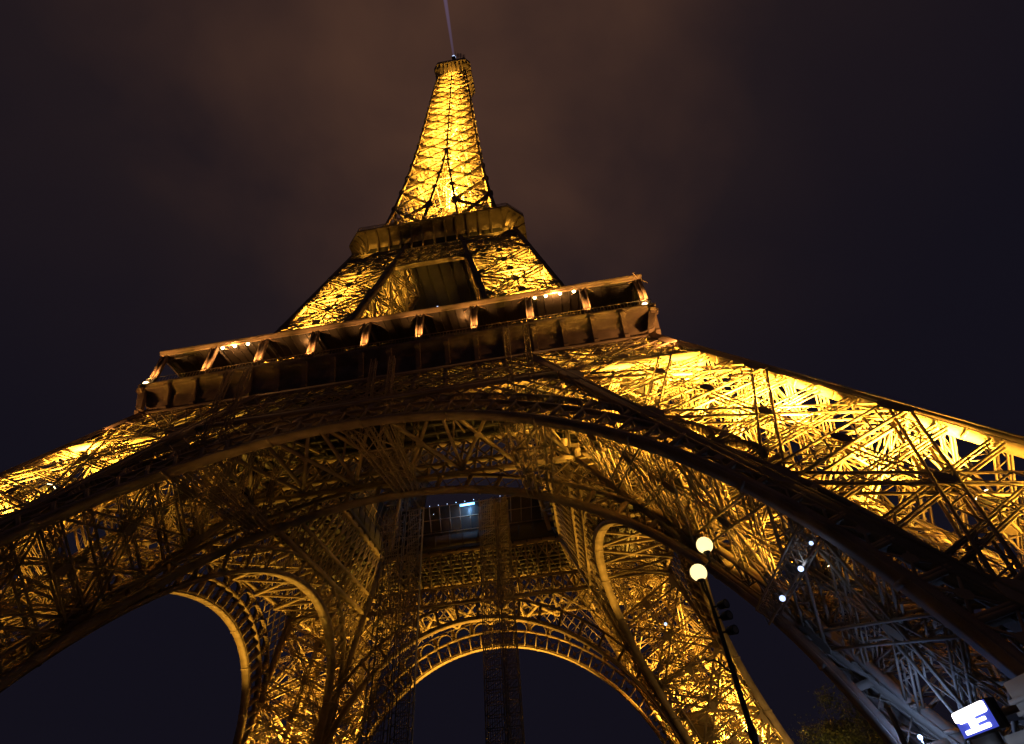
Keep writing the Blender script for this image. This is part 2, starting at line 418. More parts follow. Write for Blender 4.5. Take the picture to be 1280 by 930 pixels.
# spandrel lattice between arcade and belt
xr = lambda z: w1(z)-PW-.5
for k in range(-40, 41):
    for sg in (1, -1):
        x0 = k*2.1
        prev = None
        for z in np.arange(20, 43.6, .7):
            x = x0+sg*(z-32)*1.0; z2 = z+.7; x2 = x+sg*.7
            ok = lambda x, z: abs(x) < xr(z) and math.hypot(x, z-ZI) > RI+5.0
            if ok(x, z) and ok(x2, z2):
                if prev is None: prev = (x, z)
                last = (x2, z2)
            elif prev is not None:
                bt.bar(face(prev[0], prev[1]), face(last[0], last[1]), .15, .2, NF); prev = None
        if prev is not None: bt.bar(face(prev[0], prev[1]), face(last[0], last[1]), .15, .2, NF)
belt = bt.build('belt_truss', M['iron'], TOWER)
ib = MB()
ZI0, ZI1 = 42.2, 51.0
for z, h in ((ZI0, .6), (ZI0+2.8, .4), (ZI1, .7)): hchord(ib, z, 1, w1(z)-PW+2, h, .8)
for k in range(-10, 11):
    x = k*2.2
    if abs(x) < w1(ZI0)-PW+.5: ib.bar(face(x, ZI0, 1), face(x, ZI1, 1), .3, .3, NF)
    for sg in (1, -1):
        for (za, zb, st_) in ((ZI0+2.8, ZI1, 2.2*2), (ZI0, ZI0+2.8, 2.2)):
            x1 = x+sg*st_
            if abs(x) < w1(za)-PW+.6 and abs(x1) < w1(zb)-PW+1.2:
                ib.bar(face(x, za, 1, .15*sg), face(x1, zb, 1, .15*sg), .26, .14, NF)
for k in range(-9, 9):   # spandrel of the inner arch
    for sg in (1, -1):
        for s_ in range(-30, 30): pass
for k in range(-30, 31):
    for sg in (1, -1):
        prev = None
        for z in np.arange(16, 42.2, .7):
            x = k*2.3+sg*(z-30)*.9; x2 = x+sg*.63; z2 = z+.7
            ok = lambda x, z: abs(x) < w1(z)-PW+PW*0.0 and math.hypot(x, z-ZI) > 41.6
            if ok(x, z) and ok(x2, z2):
                if prev is None: prev = (x, z)
                last = (x2, z2)
            elif prev is not None:
                ib.bar(face(*prev, 1), face(*last, 1), .18, .2, NF); prev = None
        if prev is not None: ib.bar(face(*prev, 1), face(*last, 1), .18, .2, NF)
ibelt = ib.build('inner_belt_truss', M['iron'], TOWER)
hb = MB()                # horizontal X bracing between the belts
Z_ = 42.6; yo = -(w1(Z_))+.5; yi = -(w1(Z_)-PW)-.5
xs = [-22.6+7.45*k for k in range(7)]
for a, b in zip(xs[:-1], xs[1:]):
    hb.bar((a, yo, Z_), (b, yi, Z_), .42, .35); hb.bar((b, yo, Z_+.02), (a, yi, Z_+.02), .42, .30)
    plate(hb, ((a+b)/2, (yo+yi)/2, Z_-.22), (0, 0, 1), (1, 0, 0), .5, .5, .06)
for a in xs: hb.bar((a, yo, Z_+.5), (a, yi, Z_+.5), .3, .5)
for a in xs:             # uprights to the floor beams
    for t in (.33, .67): hb.bar((a, yo+(yi-yo)*t, Z_+.75), (a, yo+(yi-yo)*t*.97, 51), .22, .22)
    hb.bar((a, yo, Z_+.8), (a, yi+2, 50.5), .2, .3)
hbr = hb.build('horizontal_bracing', M['iron'], TOWER)
for k in (1, 2, 3):
    clone(belt, TOWER, R(90*k)); clone(ibelt, TOWER, R(90*k)); clone(hbr, TOWER, R(90*k))

# ---- first floor: deck, frieze with brackets, gallery
HF, ZF = 36.04, 55.72
dk = MB()
ho, hi_ = 33.9, 17.6
for k in range(4):
    c, s_ = (1, 0, -1, 0)[k], (0, 1, 0, -1)[k]
    rt = lambda x, y: (x*c-y*s_, x*s_+y*c)
    for z0, z1 in ((51.3, 51.9),):
        q = [(-ho, -ho), (ho, -ho), (hi_, -hi_), (-hi_, -hi_)]
        lo = [(*rt(*p), z0) for p in q]; h2 = [(*rt(*p), z1) for p in q]
        dk.poly(lo[::-1]); dk.poly(h2); dk.grid([lo, h2], True)
    for j in range(1, 8):        # floor beams
        y = -ho+(ho-hi_)*j/8; a = rt(y, y); b = rt(-y, y)
        dk.bar((*a, 50.95), (*b, 50.95), .4, .68, (0, 0, 1))
    for j in range(-6, 7):
        x = j*2.9; y0 = -max(hi_, abs(x)); a = rt(x, -ho); b = rt(x, y0); dk.bar((*a, 51.05), (*b, 51.05), .25, .45, (0, 0, 1))
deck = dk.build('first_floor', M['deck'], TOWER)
iw = MB()                        # wall and railing round the central well
y = -hi_
iw.box((-hi_-.1, y-.25, 51.95), (hi_+.1, y+.0, 54.4))
iw.box((-hi_-.1, y-.15, 55.45), (hi_+.1, y-.05, 55.55))
for j in range(25): x = -hi_+2*hi_*j/24; iw.box((x-.04, y-.14, 54.4), (x+.04, y-.06, 55.45))
for j in range(12): x = -hi_+2*hi_*(j+.5)/12; iw.box((x-.2, y+.0, 51.95), (x+.2, y+.14, 54.4))
well = iw.build('well_parapet', M['deck'], TOWER)
pv_ = MB()                       # pavilion beside the well, its glass front leaning inwards
q = [[(-15.5, -18.4, 52.0), (15.5, -18.4, 52.0), (15.5, -30.0, 52.0), (-15.5, -30.0, 52.0)], [(-15.5, -18.9, 55.6), (15.5, -18.9, 55.6), (15.5, -30.0, 55.6), (-15.5, -30.0, 55.6)], [(-16.2, -17.7, 61.4), (16.2, -17.7, 61.4), (16.2, -30.0, 61.4), (-16.2, -30.0, 61.4)]]
pv_.grid(q, True); pv_.poly(q[2]); pv_.poly(q[0][::-1])
pavilion = pv_.build('pavilion', M['dark'], TOWER)
pm_ = MB()
for j in range(15): x = -15+30*j/14; pm_.bar((x, -18.85, 55.6), (x*1.045, -17.62, 61.4), .16, .14, (0, 1, 0))
for t in (0.02, .5, .98): pm_.bar((-15.7, -18.82+1.2*t, 55.6+5.8*t), (15.7, -18.82+1.2*t, 55.6+5.8*t), .14, .16)
pm_.build('mullion', M['iron'], pavilion)
fz = MB()
prof = [(HF-.05, ZF), (HF, ZF-.04), (HF, ZF-.42), (HF-.22, ZF-.5), (HF-.22, ZF-.78), (HF-.35, ZF-.86), (HF-.4, ZF-1.1), (HF-1.05, ZF-1.5), (HF-1.15, ZF-2.4), (HF-1.35, ZF-3.1), (HF-1.6, ZF-3.6), (HF-1.76, ZF-4.05), (HF-1.78, ZF-4.55)]
fz.grid([[(-h, -h, z), (h, -h, z)] for h, z in prof])
fz.poly([(-HF+.05, -HF+.05, ZF), (HF-.05, -HF+.05, ZF), (30, -30, ZF-.03), (-30, -30, ZF-.03)])   # gallery floor
nbr = 18
frieze = fz.build('frieze', M['plate'], TOWER)
bk = MB()                        # one bracket: scrolled head, tapering shaft, foot
def bracket_mesh():
    b = MB(); side = []
    pr = [(-.10, ZF-.55), (-.30, ZF-.75), (-.36, ZF-1.05), (-.22, ZF-1.38), (.05, ZF-1.6), (.30, ZF-2.2), (.62, ZF-3.0), (.95, ZF-3.7), (.90, ZF-3.95), (1.0, ZF-4.35), (1.5, ZF-4.6), (1.8, ZF-4.55), (1.4, ZF-3.0), (.75, ZF-.6)]
    A = [(-.24, y, z) for y, z in pr]; B = [(.24, y, z) for y, z in pr]
    A = [(-.3, y, z) for y, z in pr]; B = [(.3, y, z) for y, z in pr]
    b.poly(A); b.poly(B[::-1]); b.grid([B, A], True)
    b.tube([(-.36, -.08, ZF-1.02), (.36, -.08, ZF-1.02)], .36, 14)
    b.tube([(-.30, .98, ZF-4.0), (.30, .98, ZF-4.0)], .2, 10)
    return b.mesh('bracket')
bme = bracket_mesh(); bme.materials.append(M['plate'])
def add_brackets(fr):
    for k in range(nbr+1):
        o = bpy.data.objects.new('bracket', bme); COL.objects.link(o); o.parent = fr
        o.location = (-HF+.6+(2*HF-1.2)*k/nbr, -HF+.25, 0)
add_brackets(frieze)
friezes = [frieze]+[clone(frieze, TOWER, R(90*k)) for k in (1, 2, 3)]
# gallery canopy
HR, ZR = 35.66, 62.45
cn = MB()
HI = 30.6
cn.poly([(-HR, -HR, ZR), (HR, -HR, ZR), (HI, -HI, ZR), (-HI, -HI, ZR)])
cn.grid([[(-HR+.35, -HR+.3, ZR-.75), (HR-.35, -HR+.3, ZR-.75)], [(-HR, -HR, ZR-.75), (HR, -HR, ZR-.75)], [(-HR, -HR, ZR-.35), (HR, -HR, ZR-.35)], [(-HR-.12, -HR-.12, ZR-.3), (HR+.12, -HR-.12, ZR-.3)], [(-HR-.12, -HR-.12, ZR), (HR+.12, -HR-.12, ZR)]])
sf_ = MB(); sf_.poly([(-HR, -HR+.3, ZR-.5), (-HI, -HI, ZR-.25), (HI, -HI, ZR-.25), (HR, -HR+.3, ZR-.5)])
PX = [-35.0, -27.2, -19.5, -11.75, -4.0, 3.85, 11.65, 19.5, 27.3, 35.0]
for x in PX: sf_.bar((x*.99, -HR+.2, ZR-.75), (x*.99, -HI, ZR-.45), .35, .45)
for j in range(60): x = -34.8+69.6*j/59; sf_.bar((x, -HR+.15, ZR-.52), (x, -HI, ZR-.30), .08, .12)
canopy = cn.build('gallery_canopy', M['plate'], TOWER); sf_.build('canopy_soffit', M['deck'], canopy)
bw = MB()
bw.box((-HI, -HI, ZF-.02), (HI, -HI+.3, ZR-.3))
bwall = bw.build('gallery_glazing', M['dark'], TOWER)
mu_ = MB()
for j in range(36): x = -HI+.3+(2*HI-.6)*j/35; mu_.box((x-.06, -HI-.08, ZF), (x+.06, -HI-.004, ZR-.6))
for z in (ZF+1.1, ZF+4.2): mu_.box((-HI+.1, -HI-.07, z), (HI-.1, -HI-.005, z+.12))
mu_.build('mullion', M['iron'], bwall)
rl = MB()                        # balustrade along the gallery edge
for z, t in ((ZF+1.15, .07), (ZF+.2, .05)): rl.box((-HF+.3, -HF+.30, z), (HF-.3, -HF+.38, z+t))
for j in range(160): x = -HF+.35+(2*HF-.7)*j/159; rl.box((x-.02, -HF+.32, ZF), (x+.02, -HF+.36, ZF+1.15))
rail = rl.build('balustrade', M['iron'], TOWER)
def post_mesh():
    b = MB(); hw = .42
    zb, zt = ZF+.75, ZR-.6
    for s_ in (-1, 1): b.bar((s_*hw, 0, zb), (s_*hw, 0, zt), .16, .5, (0, 1, 0))
    pr = [(hw*math.cos(math.pi+math.pi*j/8), 0, zb+hw*math.sin(math.pi+math.pi*j/8)) for j in range(9)]
    for p, q in zip(pr[:-1], pr[1:]): b.bar(p, q, .5, .16, np.cross(np.subtract(q, p), (0, 1, 0)))
    b.box((-hw+.08, .12, zb-.3), (hw-.08, .18, zt))
    b.bar((0, 0, ZF), (0, 0, zb-hw), .25, .4, (0, 1, 0))
    b.bar((-.5, 0, zt-.1), (-1.6, .9, ZR-.45), .1, .16); b.bar((.5, 0, zt-.1), (1.6, .9, ZR-.45), .1, .16)
    return b.mesh('gallery_post')
pme = post_mesh(); pme.materials.append(M['plate'])
lb = MB(); lb.ball((0, 0, 0), .24, 10, 6); lme = lb.mesh('gallery_lamp'); lme.materials.append(M['warm'])
def side_rot(p, k): return Matrix.Rotation(R(90*k), 4, 'Z') @ Vector(p)
for k in range(4):
    if k: clone(canopy, TOWER, R(90*k)); clone(bwall, TOWER, R(90*k)); clone(rail, TOWER, R(90*k)); clone(well, TOWER, R(90*k)); clone(pavilion, TOWER, R(90*k))
    for x in PX[:-1] if k else PX:
        o = bpy.data.objects.new('gallery_post', pme); COL.objects.link(o); o.parent = TOWER
        o.location = side_rot((x, -HR+.35, 0), k); o.rotation_euler.z = R(90*k)
LP = [20.46, 22.05, 24.1, 26.07, -26.14, -24.26, -22.26]
for x in LP:
    o = bpy.data.objects.new('gallery_lamp', lme); COL.objects.link(o); o.parent = TOWER; o.location = (x, -HR+.5, ZR-.72)
for x, z in ((-36.0, ZF+.35), (35.3, ZF+.35)):
    o = bpy.data.objects.new('gallery_lamp', lme); COL.objects.link(o); o.parent = TOWER; o.location = (x*.985, -HR+.1, z); o.scale = (1.6, 1.6, 1.3)

# ---- middle legs, first to second floor
LV2 = [56.5, 66.5, 76.0, 85.5, 95.0, 104.5]
def m2(a, b, z): o, i = w2(z), i2(z); return v3(o if a == 0 else i, -(o if b == 0 else i), z)
NF2 = unit(v3(0, -1, .219))
mc = MB()
for a in (0, 1):
    for b in (0, 1):
        mc.bar(m2(a, b, 52), m2(a, b, 107), .85, .85, (0, 1, 0))
        ax2 = unit(m2(a, b, 107)-m2(a, b, 52))
        for k in range(30):
            z = 57+k*1.65; c = m2(a, b, z); sx = -1 if a == 0 else 1; sy = 1 if b == 0 else -1
            mc.bar(c+v3(sx*.55, -.4, 0), c+v3(sx*.55, .4, 0), .12, .2, ax2); mc.bar(c+v3(-.4, sy*.55, 0), c+v3(.4, sy*.55, 0), .12, .2, ax2)
mleg = mc.build('middle_leg', M['iron'], TOWER)
mb2 = MB(); mg2 = mb2
F2 = [((0, 0), (1, 0), NF2), ((0, 0), (0, 1), v3(1, 0, .219)), ((1, 0), (1, 1), v3(-1, 0, 0)), ((0, 1), (1, 1), v3(0, 1, 0))]
for A, B, n in F2:
    for k, z in enumerate(LV2):
        p, q = m2(*A, z), m2(*B, z); mid = (p+q)/2
        girder(mb2, p, q, n, 1.6, .8, 2.0, .26, .2, False, False); plate(mg2, mid+unit(n)*.4, n, (0, 0, 1), .8, .7, .08)
        if k+1 < len(LV2):
            p2, q2 = m2(*A, LV2[k+1]), m2(*B, LV2[k+1]); x = (p+q+p2+q2)/4
            girder(mb2, p, q2, n, 1.3, .6, 2.0, .24, .18, False, False); girder(mb2, q, p2, n, 1.3, .6, 2.0, .24, .18, False, False)
            plate(mg2, x+unit(n)*.3, n, (0, 0, 1), .7, .6, .08)
            mb2.bar(mid, (p2+q2)/2, .22, .2, n)
            mb2.bar((p+p2)/2, (q+q2)/2, .25, .25, n)
for z in LV2[1:]:
    c = [m2(a, b, z) for a, b in ((0, 0), (1, 0), (1, 1), (0, 1))]
    mb2.bar(c[0], c[2], .4, .4); mb2.bar(c[1], c[3], .4, .35)
    m = [(c[i]+c[(i+1) % 4])/2 for i in range(4)]
    for i in range(4): mb2.bar(m[i], m[(i+1) % 4], .3, .3)
for s_ in (-2.2, 2.2):
    def ctr(z): return v3((w2(z)+i2(z))/2, -(w2(z)+i2(z))/2, z)
    girder(mb2, ctr(56)+E1*s_, ctr(106)+E1*s_, (1, -1, 0), .9, 1.2, 2.4, .25, .18, False)
mb2.build('bracing', M['iron'], mleg)
for k in (1, 2, 3): clone(mleg, TOWER, R(90*k))
b2 = MB()                # second-floor belt and framed opening between the middle legs
zb, zt = 96.0, 105.0
f2 = lambda x, z, dy=0: v3(x, -w2(z)+dy, z)
for z, h in ((zb, .6), (99.6, .35), (102.3, .3), (zt-.3, .5)): b2.bar(f2(-w2(z)+.3, z), f2(w2(z)-.3, z), .8, h)
for k in range(17):
    f = -1+2*k/16; b2.bar(f2(f*(w2(zb)-.3), zb), f2(f*(w2(zt)-.3), zt), .3, .3, NF2)
for za, zc_, n in ((zb, 99.6, 16), (99.6, 102.3, 24), (102.3, zt-.3, 24)):
    for k in range(n):
        f0, f1 = -1+2*k/n, -1+2*(k+1)/n
        for o in (-.25, .25):
            b2.bar(f2(f0*(w2(za)-.3), za, o), f2(f1*(w2(zc_)-.3), zc_, o), .2, .12, NF2); b2.bar(f2(f1*(w2(za)-.3), za, o), f2(f0*(w2(zc_)-.3), zc_, o), .2, .12, NF2)
belt2 = b2.build('upper_belt_truss', M['iron'], TOWER)
of = MB()
of.bar(f2(-i2(95.6)+.5, 95.6, -.1), f2(i2(95.6)-.5, 95.6, -.1), 1.1, .22)
for s_ in (-1, 1): of.bar(f2(s_*(i2(57)-.6), 57, -.1), f2(s_*(i2(95.6)-.6), 95.6, -.1), .25, 1.1, (0, 1, 0))
of.build('opening_frame', M['plate'], belt2)
for k in (1, 2, 3): clone(belt2, TOWER, R(90*k))

# ---- second floor platform: chamfered square, flared soffit
H2, Z2, CH = 20.93, 113.36, 3.34
def octo(h, z, ch):
    return [(-(h-ch), -h, z), (h-ch, -h, z), (h, -(h-ch), z), (h, h-ch, z), (h-ch, h, z), (-(h-ch), h, z), (-h, h-ch, z), (-h, -(h-ch), z)]
p2_ = MB()
prof2 = [(18.05, 109.3), (18.25, 110.2), (18.9, 111.2), (20.0, 112.2), (20.6, 112.5), (20.65, 112.62), (H2, 112.66), (H2, 113.0), (H2-.06, 113.05), (H2-.06, 113.3), (H2, Z2), (H2-.25, Z2), (H2-.3, 112.8)]
p2_.grid([octo(h, z, CH*h/H2) for h, z in prof2], True)
p2_.poly(octo(H2-.3, 112.8, CH))
u2 = MB(); u2.poly(octo(17.6, 104.9, CH*.84)[::-1]); u2.grid([octo(17.6, 104.9, CH*.84), octo(17.9, 107, CH*.86), octo(18.04, 109.3, CH*.862)], True)
for j in range(-6, 7):
    u2.bar((j*2.7, -17.5, 104.6), (j*2.7, 17.5, 104.6), .35, .55)
second = p2_.build('second_floor', M['plate'], TOWER)
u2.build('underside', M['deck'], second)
def rib_mesh():
    b = MB(); pr = [(17.75, 107.2), (18.1, 107.8), (18.3, 109.4), (18.55, 110.1), (19.2, 111.05), (20.2, 111.95), (20.75, 112.2), (20.55, 112.55), (18.3, 110.8), (17.8, 109)]
    A = [(-.2, -(h+.12), z) for h, z in pr]; B = [(.2, -(h+.12), z) for h, z in pr]
    b.poly(A); b.poly(B[::-1]); b.grid([B, A], True); return b.mesh('soffit_rib')
rme = rib_mesh(); rme.materials.append(M['plate'])
for k in range(4):
    for j in range(13):
        o = bpy.data.objects.new('soffit_rib', rme); COL.objects.link(o); o.parent = second
        x = -15.9+31.8*j/12; o.location = side_rot((x, 0, 0), k); o.rotation_euler.z = R(90*k)
    for t in (-1, 0, 1):      # ribs under the cut corners
        d = R(45); u = (17.9-CH*.43)*math.sqrt(2)
        o = bpy.data.objects.new('soffit_rib', rme); COL.objects.link(o); o.parent = second
        # corner face lies at distance (2h-ch)/sqrt2 from the axis
        off = (2*20.0-CH*.96)/math.sqrt(2)-20.0
        o.rotation_euler.z = R(90*k+45); o.location = Matrix.Rotation(R(90*k+45), 4, 'Z') @ Vector((t*1.5, -off, 0))
r2 = MB()
for h, z in ((H2-.14, Z2+1.2), (H2-.14, Z2+.7)):
    q = octo(h, z, CH)
    for a, b in zip(q, q[1:]+q[:1]): r2.bar(a, b, .1, .1)
q = octo(H2-.1, Z2, CH)
for a, b in zip(q, q[1:]+q[:1]):
    a, b = v3(*a), v3(*b); n = max(2, int(np.linalg.norm(b-a)/1.2))
    for j in range(n): c = a+(b-a)*j/n; r2.bar(c, c+v3(0, 0, 1.2), .07, .07, (0, 1, 0))
r2.build('balustrade', M['iron'], second)

# ---- upper shaft
lv = [110.0]
while lv[-1] < 254: lv.append(lv[-1]+max(5.0, 0.80*w3(lv[-1])))
lv.append(258.0)
def slope3(z): return unit(v3(0, -1, (w3(z-1)-w3(z+1))/2))
for k in range(4):
    sf = MB() if k == 0 else None
    if k == 0:
        for z0, z1 in zip(lv[:-1], lv[1:]):
            n = slope3((z0+z1)/2); W0, W1, I0, I1 = w3(z0), w3(z1), i3(z0), i3(z1)
            u = W0/14; P = lambda x, z: v3(x, -w3(z), z)
            cs = .34+.38*u
            sf.bar(P(-W0, z0), P(W0, z0), .2, .16, n)
            for s_ in (-1, 1):
                sf.bar(P(s_*W0, z0), P(s_*W1, z1), cs, cs, n)
                if I0 > .25 or I1 > .25: sf.bar(P(s_*max(I0, .25), z0), P(s_*max(I1, .25), z1), cs*.85, cs*.85, n)
                a0, a1 = max(I0, .2), max(I1, .2)
                girder(sf, P(s_*a0, z0), P(s_*W1, z1), n, .5, .3, 2.2, .2, .14, False, False)
                girder(sf, P(s_*W0, z0), P(s_*a1, z1), n, .5, .3, 2.2, .2, .14, False, False)
                zm = (z0+z1)/2; Wm, Im = w3(zm), max(i3(zm), .2)
                sf.bar(P(s_*Wm, zm), P(s_*Im, zm), .2, .2, n); sf.bar(P(s_*(W0+a0)/2, z0), P(s_*(Wm+Im)/2, zm), .16, .16, n)
                plate(sf, P(s_*(Wm+Im)/2, zm), n, (0, 0, 1), .45*(.4+u), .4*(.4+u), .3)
                plate(sf, P(s_*W0, z0), n, (0, 0, 1), .8*(.4+u), .6*(.4+u), cs*1.15)
                plate(sf, P(s_*max(I0, .2), z0), n, (0, 0, 1), .9*(.4+u), .6*(.4+u), cs*1.05)
            if I0 > 1:
                sf.bar(P(-I0, z0), P(I1, z1), .16, .16, n); sf.bar(P(I0, z0), P(-I1, z1), .16, .16, n)
            elif I0 <= .25: sf.bar(P(0, z0), P(0, z1), cs*.9, cs*.9, n)
        sface = sf.build('shaft_face', M['iron'], TOWER)
    else: clone(sface, TOWER, R(90*k))
core = MB()              # lift guides, stairs and diaphragms inside the shaft
for sx in (-1, 1):
    for sy in (-1, 1):
        girder(core, (sx*2.6, sy*2.6, 106), (sx*2.0, sy*2.0, 262), (sx, 0, 0), .8, .8, 1.6, .18, .12, False)
for j, z in enumerate(lv):
    W0 = w3(z)-.4
    core.bar((-W0, -W0, z), (W0, W0, z), .3, .3); core.bar((-W0, W0, z+.05), (W0, -W0, z+.05), .3, .3)
    for a in (-.5, .5): core.bar((-W0, a*W0, z), (W0, a*W0, z), .22, .25); core.bar((a*W0, -W0, z+.04), (a*W0, W0, z+.04), .22, .25)
    pass
    if j+1 < len(lv):
        z1 = lv[j+1]; W1 = w3(z1)-.4
        for a, b in (((1, 1), (.35, .35)), ((-1, 1), (-.35, .35)), ((1, -1), (.35, -.35)), ((-1, -1), (-.35, -.35))):
            core.bar((a[0]*W0, a[1]*W0, z), (b[0]*W1, b[1]*W1, z1), .18, .18); core.bar((b[0]*W0, b[1]*W0, z), (a[0]*W1, a[1]*W1, z1), .18, .18)
        for s_ in (-1, 1):
            core.bar((s_*2.5, -2.5, z), (s_*2.5, 2.5, z1), .18, .18); core.bar((-2.5, s_*2.5, z), (2.5, s_*2.5, z1), .18, .18)
core.build('lift_guide', M['iron'], TOWER)

# ---- top platform, campanile, beacon
tp = MB()
pf = [(5.7, 257.6), (5.8, 259.5), (6.4, 262.0), (7.5, 264.2), (8.0, 264.9), (8.12, 265.0), (8.12, 267.6), (7.8, 267.7), (7.7, 266.0)]
tp.grid([octo(h, z, 1.9*h/7.42) for h, z in pf], True); tp.poly(octo(5.7, 257.6, 1.45)[::-1]); tp.poly(octo(7.7, 266.0, 1.95))
for k in range(4):
    for j in range(-3, 4):
        a = side_rot((j*1.6, -5.75, 258.5), k); b = side_rot((j*1.7, -7.95, 264.7), k); tp.bar(a, b, .2, .3, side_rot((1, 0, 0), k))
top = tp.build('top_platform', M['plate'], TOWER)
cp = MB()
for z0, z1, h0, h1 in ((266, 271, 5.4, 5.2), (271, 271.8, 6.0, 5.9), (271.8, 276, 3.6, 3.2), (276, 276.6, 4.2, 4.1), (276.6, 281, 2.3, 1.6)):
    q0, q1 = octo(h0, z0, h0*.3), octo(h1, z1, h1*.3); cp.grid([q0, q1], True); cp.poly(q1); cp.poly(q0[::-1])
cp.build('campanile', M['plate'], top)
an = MB()
girder(an, (0, 0, 281), (0, 0, 296), (0, 1, 0), .9, .9, 1.2, .14, .09); an.tube([(0, 0, 296), (0, 0, 308)], [.16, .05], 8)
for x, y, z0, z1 in ((1.8, -2, 276.6, 297), (3.4, -3.4, 271.8, 291), (5.2, -5.0, 267, 283), (-3.2, -3, 271.8, 284), (-4.8, 2, 271, 283), (2.8, 1, 276.6, 299), (4.6, -2, 271, 290)):
    an.tube([(x, y, z0), (x, y, z1)], .13, 8)
    for k in range(5):
        z = z1-.8-k*1.1; an.bar((x-.7, y, z), (x+.7, y, z), .1, .1); an.bar((x, y-.6, z-.4), (x, y+.6, z-.4), .1, .1)
an.build('antenna', M['steel'], top)
BX = Vector((-.6, -.6, 297.2))
bc = MB(); bc.box((BX.x-.9, BX.y-.9, 295.2), (BX.x+.9, BX.y+.9, 296.1)); bc.tube([(BX.x, BX.y, 296.1), (BX.x, BX.y, 296.4)], .7, 12)
be = bc.build('beacon', M['steel'], TOWER)
bl = MB(); bl.ball(BX, .95); bl.build('beacon_lens', M['cold'], be, smooth=True)

# ---- fixtures bolted to the tower
def fixture(parent, c, d, size=.5, m='warm', name='floodlight'):
    """box-shaped floodlight on a yoke; d = direction it shines"""
    d = unit(np.array(d, float)); b = MB(); c = np.array(c, float)
    b.bar(c-d*size*.9, c-d*size*.1, size*1.3, size, (0, 0, 1) if abs(d[2]) < .9 else (0, 1, 0))
    sd = unit(np.cross(d, (0.01, 0.3, 1.0))); b.bar(c-d*size*.5-sd*size*.75, c-d*size*1.4-sd*size*.75, .06, .1); b.bar(c-d*size*.5+sd*size*.75, c-d*size*1.4+sd*size*.75, .06, .1)
    b.bar(c-d*size*1.4-sd*size*.8, c-d*size*1.4+sd*size*.8, .08, .12)
    o = b.build(name, M['black'], parent)
    l = MB(); l.bar(c-d*size*.1, c+d*size*.02, size*1.15, size*.85, (0, 0, 1) if abs(d[2]) < .9 else (0, 1, 0)); l.build('lens', M[m], o)
    return o
# leg floodlights: shine up the inside of every leg
LEGL = [  # (height, dx, dy, watts) for right near, right far, left far, left near; dx, dy from the leg's axis before turning
    ((9, 3, -5, 60000), (17, -5.5, 2, 48000), (18, 3.5, -5.5, 210000), (26, 2, -5.5, 330000), (36, 1, -5.5, 110000)),
    ((3.5, 3, 0, 800000), (12, 3, -3, 650000), (23, 4, 0, 60000)),
    ((3.5, 0, -3, 800000), (12, 2, -3, 420000), (24, 3, -3, 15000)),
    ((6, 3, 5, 130000), (20, 5.5, -4, 35000), (29, 5.5, -4, 110000), (38, 5.5, -4, 95000)),
]
for k in range(4):
    rot = Matrix.Rotation(R(90*k), 3, 'Z')
    ax = rot @ Vector(unit(AX*.65+v3(0, 0, .4)))
    for (zc, dx, dy, P) in LEGL[k]:
        c = axis(zc)+v3(dx, dy, 0)
        cw = rot @ Vector(c)
        fixture(TOWER, cw, ax, .7)
        lamp('floodlight_lamp', 'SPOT', cw+ax*.4, P, SOD, 2.2, ax, (92, 102, 96, 78)[k], .35, TOWER)
    for (z, P) in ((58, 300000), (76, 170000)) if k != 2 else ():
        for s_ in (-.8,):
            c = rot @ Vector(ctr(z)+E1*s_)
            lamp('floodlight_lamp', 'SPOT', c, P*(1.4, .6, .12, 1.1)[k], SOD, 2.0, rot @ Vector((.13, -.13, 1)), 92, .4, TOWER)
    # added fill washes, without fixtures, under the second-floor and top-platform soffits
    for x in ((-15, 15) if k in (0, 1) else ()):
        lamp('soffit_fill', 'SPOT', rot @ Vector((x, -w2(103)-1.3, 103)), 600, SOD, .2, rot @ Vector((-.25, -.15, 1)), 120, .5, TOWER)
    for x in ((0,) if k < 2 else ()): lamp('soffit_fill', 'SPOT', rot @ Vector((x, -w3(254)-1.2, 254)), 5000, SOD, .2, rot @ Vector((0, -.05, 1)), 110, .5, TOWER)
for z, P in ((112, 420000), (134, 380000), (158, 300000), (182, 240000), (206, 190000), (230, 130000), (248, 60000)):
    lamp('floodlight_lamp', 'SPOT', (.9, -.7, z), P*1.1, SOD, 1.6, (0, 0, 1), 168, .4, TOWER)
for x, z, P, dx in ((37.2, 46.5, 2300, -.9), (-37.2, 46.5, 700, .6)):
    lamp('frieze_fill', 'SPOT', (x, -w1(z)-1.2, z), P, AMB, .2, (dx, -.06, 1), 120, .5, TOWER)  # added fill raking up the frieze from each end, no fixtures there
# gallery posts lit from their feet; soffits washed
for x in PX:
    lamp('post_lamp', 'SPOT', (x, -HR-.55, ZF+.4), 1700, AMB, .12, (0, .07, 1), 75, .8, TOWER)
for x in (-14, 10): lamp('gallery_point', 'POINT', (x, -HR+2.2, ZR-1.0), 160, AMB, .15, parent=TOWER)  # added dim fill for the canopy interior, no bulbs at these spots
for x in (23.3, -24.3): lamp('gallery_point', 'POINT', (x, -HR+.2, ZR-1.2), 800, AMB, .15, parent=TOWER)
# ground uplights under the arches, plus an added central fill for the hoist masts: (side, along, watts, colour, cone)
for k, a, y, P, c_, cone in ((0, -22, -39.5, 1500, AMB, 54), (0, 12, -39.5, 1800, AMB, 54), (2, -29, -49, 200000, SOD, 50), (2, 29, -49, 200000, SOD, 50), (3, 26, -47, 1500, AMB, 90), (3, -29, -48, 130000, SOD, 50), (0, 0, -12, 5000, AMB, 46), (1, 26, -33, 120000, SOD, 44)):
    rot = Matrix.Rotation(R(90*k), 3, 'Z')
    c = rot @ Vector((a, y, .8)); d = rot @ Vector((0, -41.2 if y < -34 else (-25 if y < -13 else -6), 39))-c
    lamp('uplight_or_fill', 'SPOT', c, P, c_, .8, d, cone, .6)
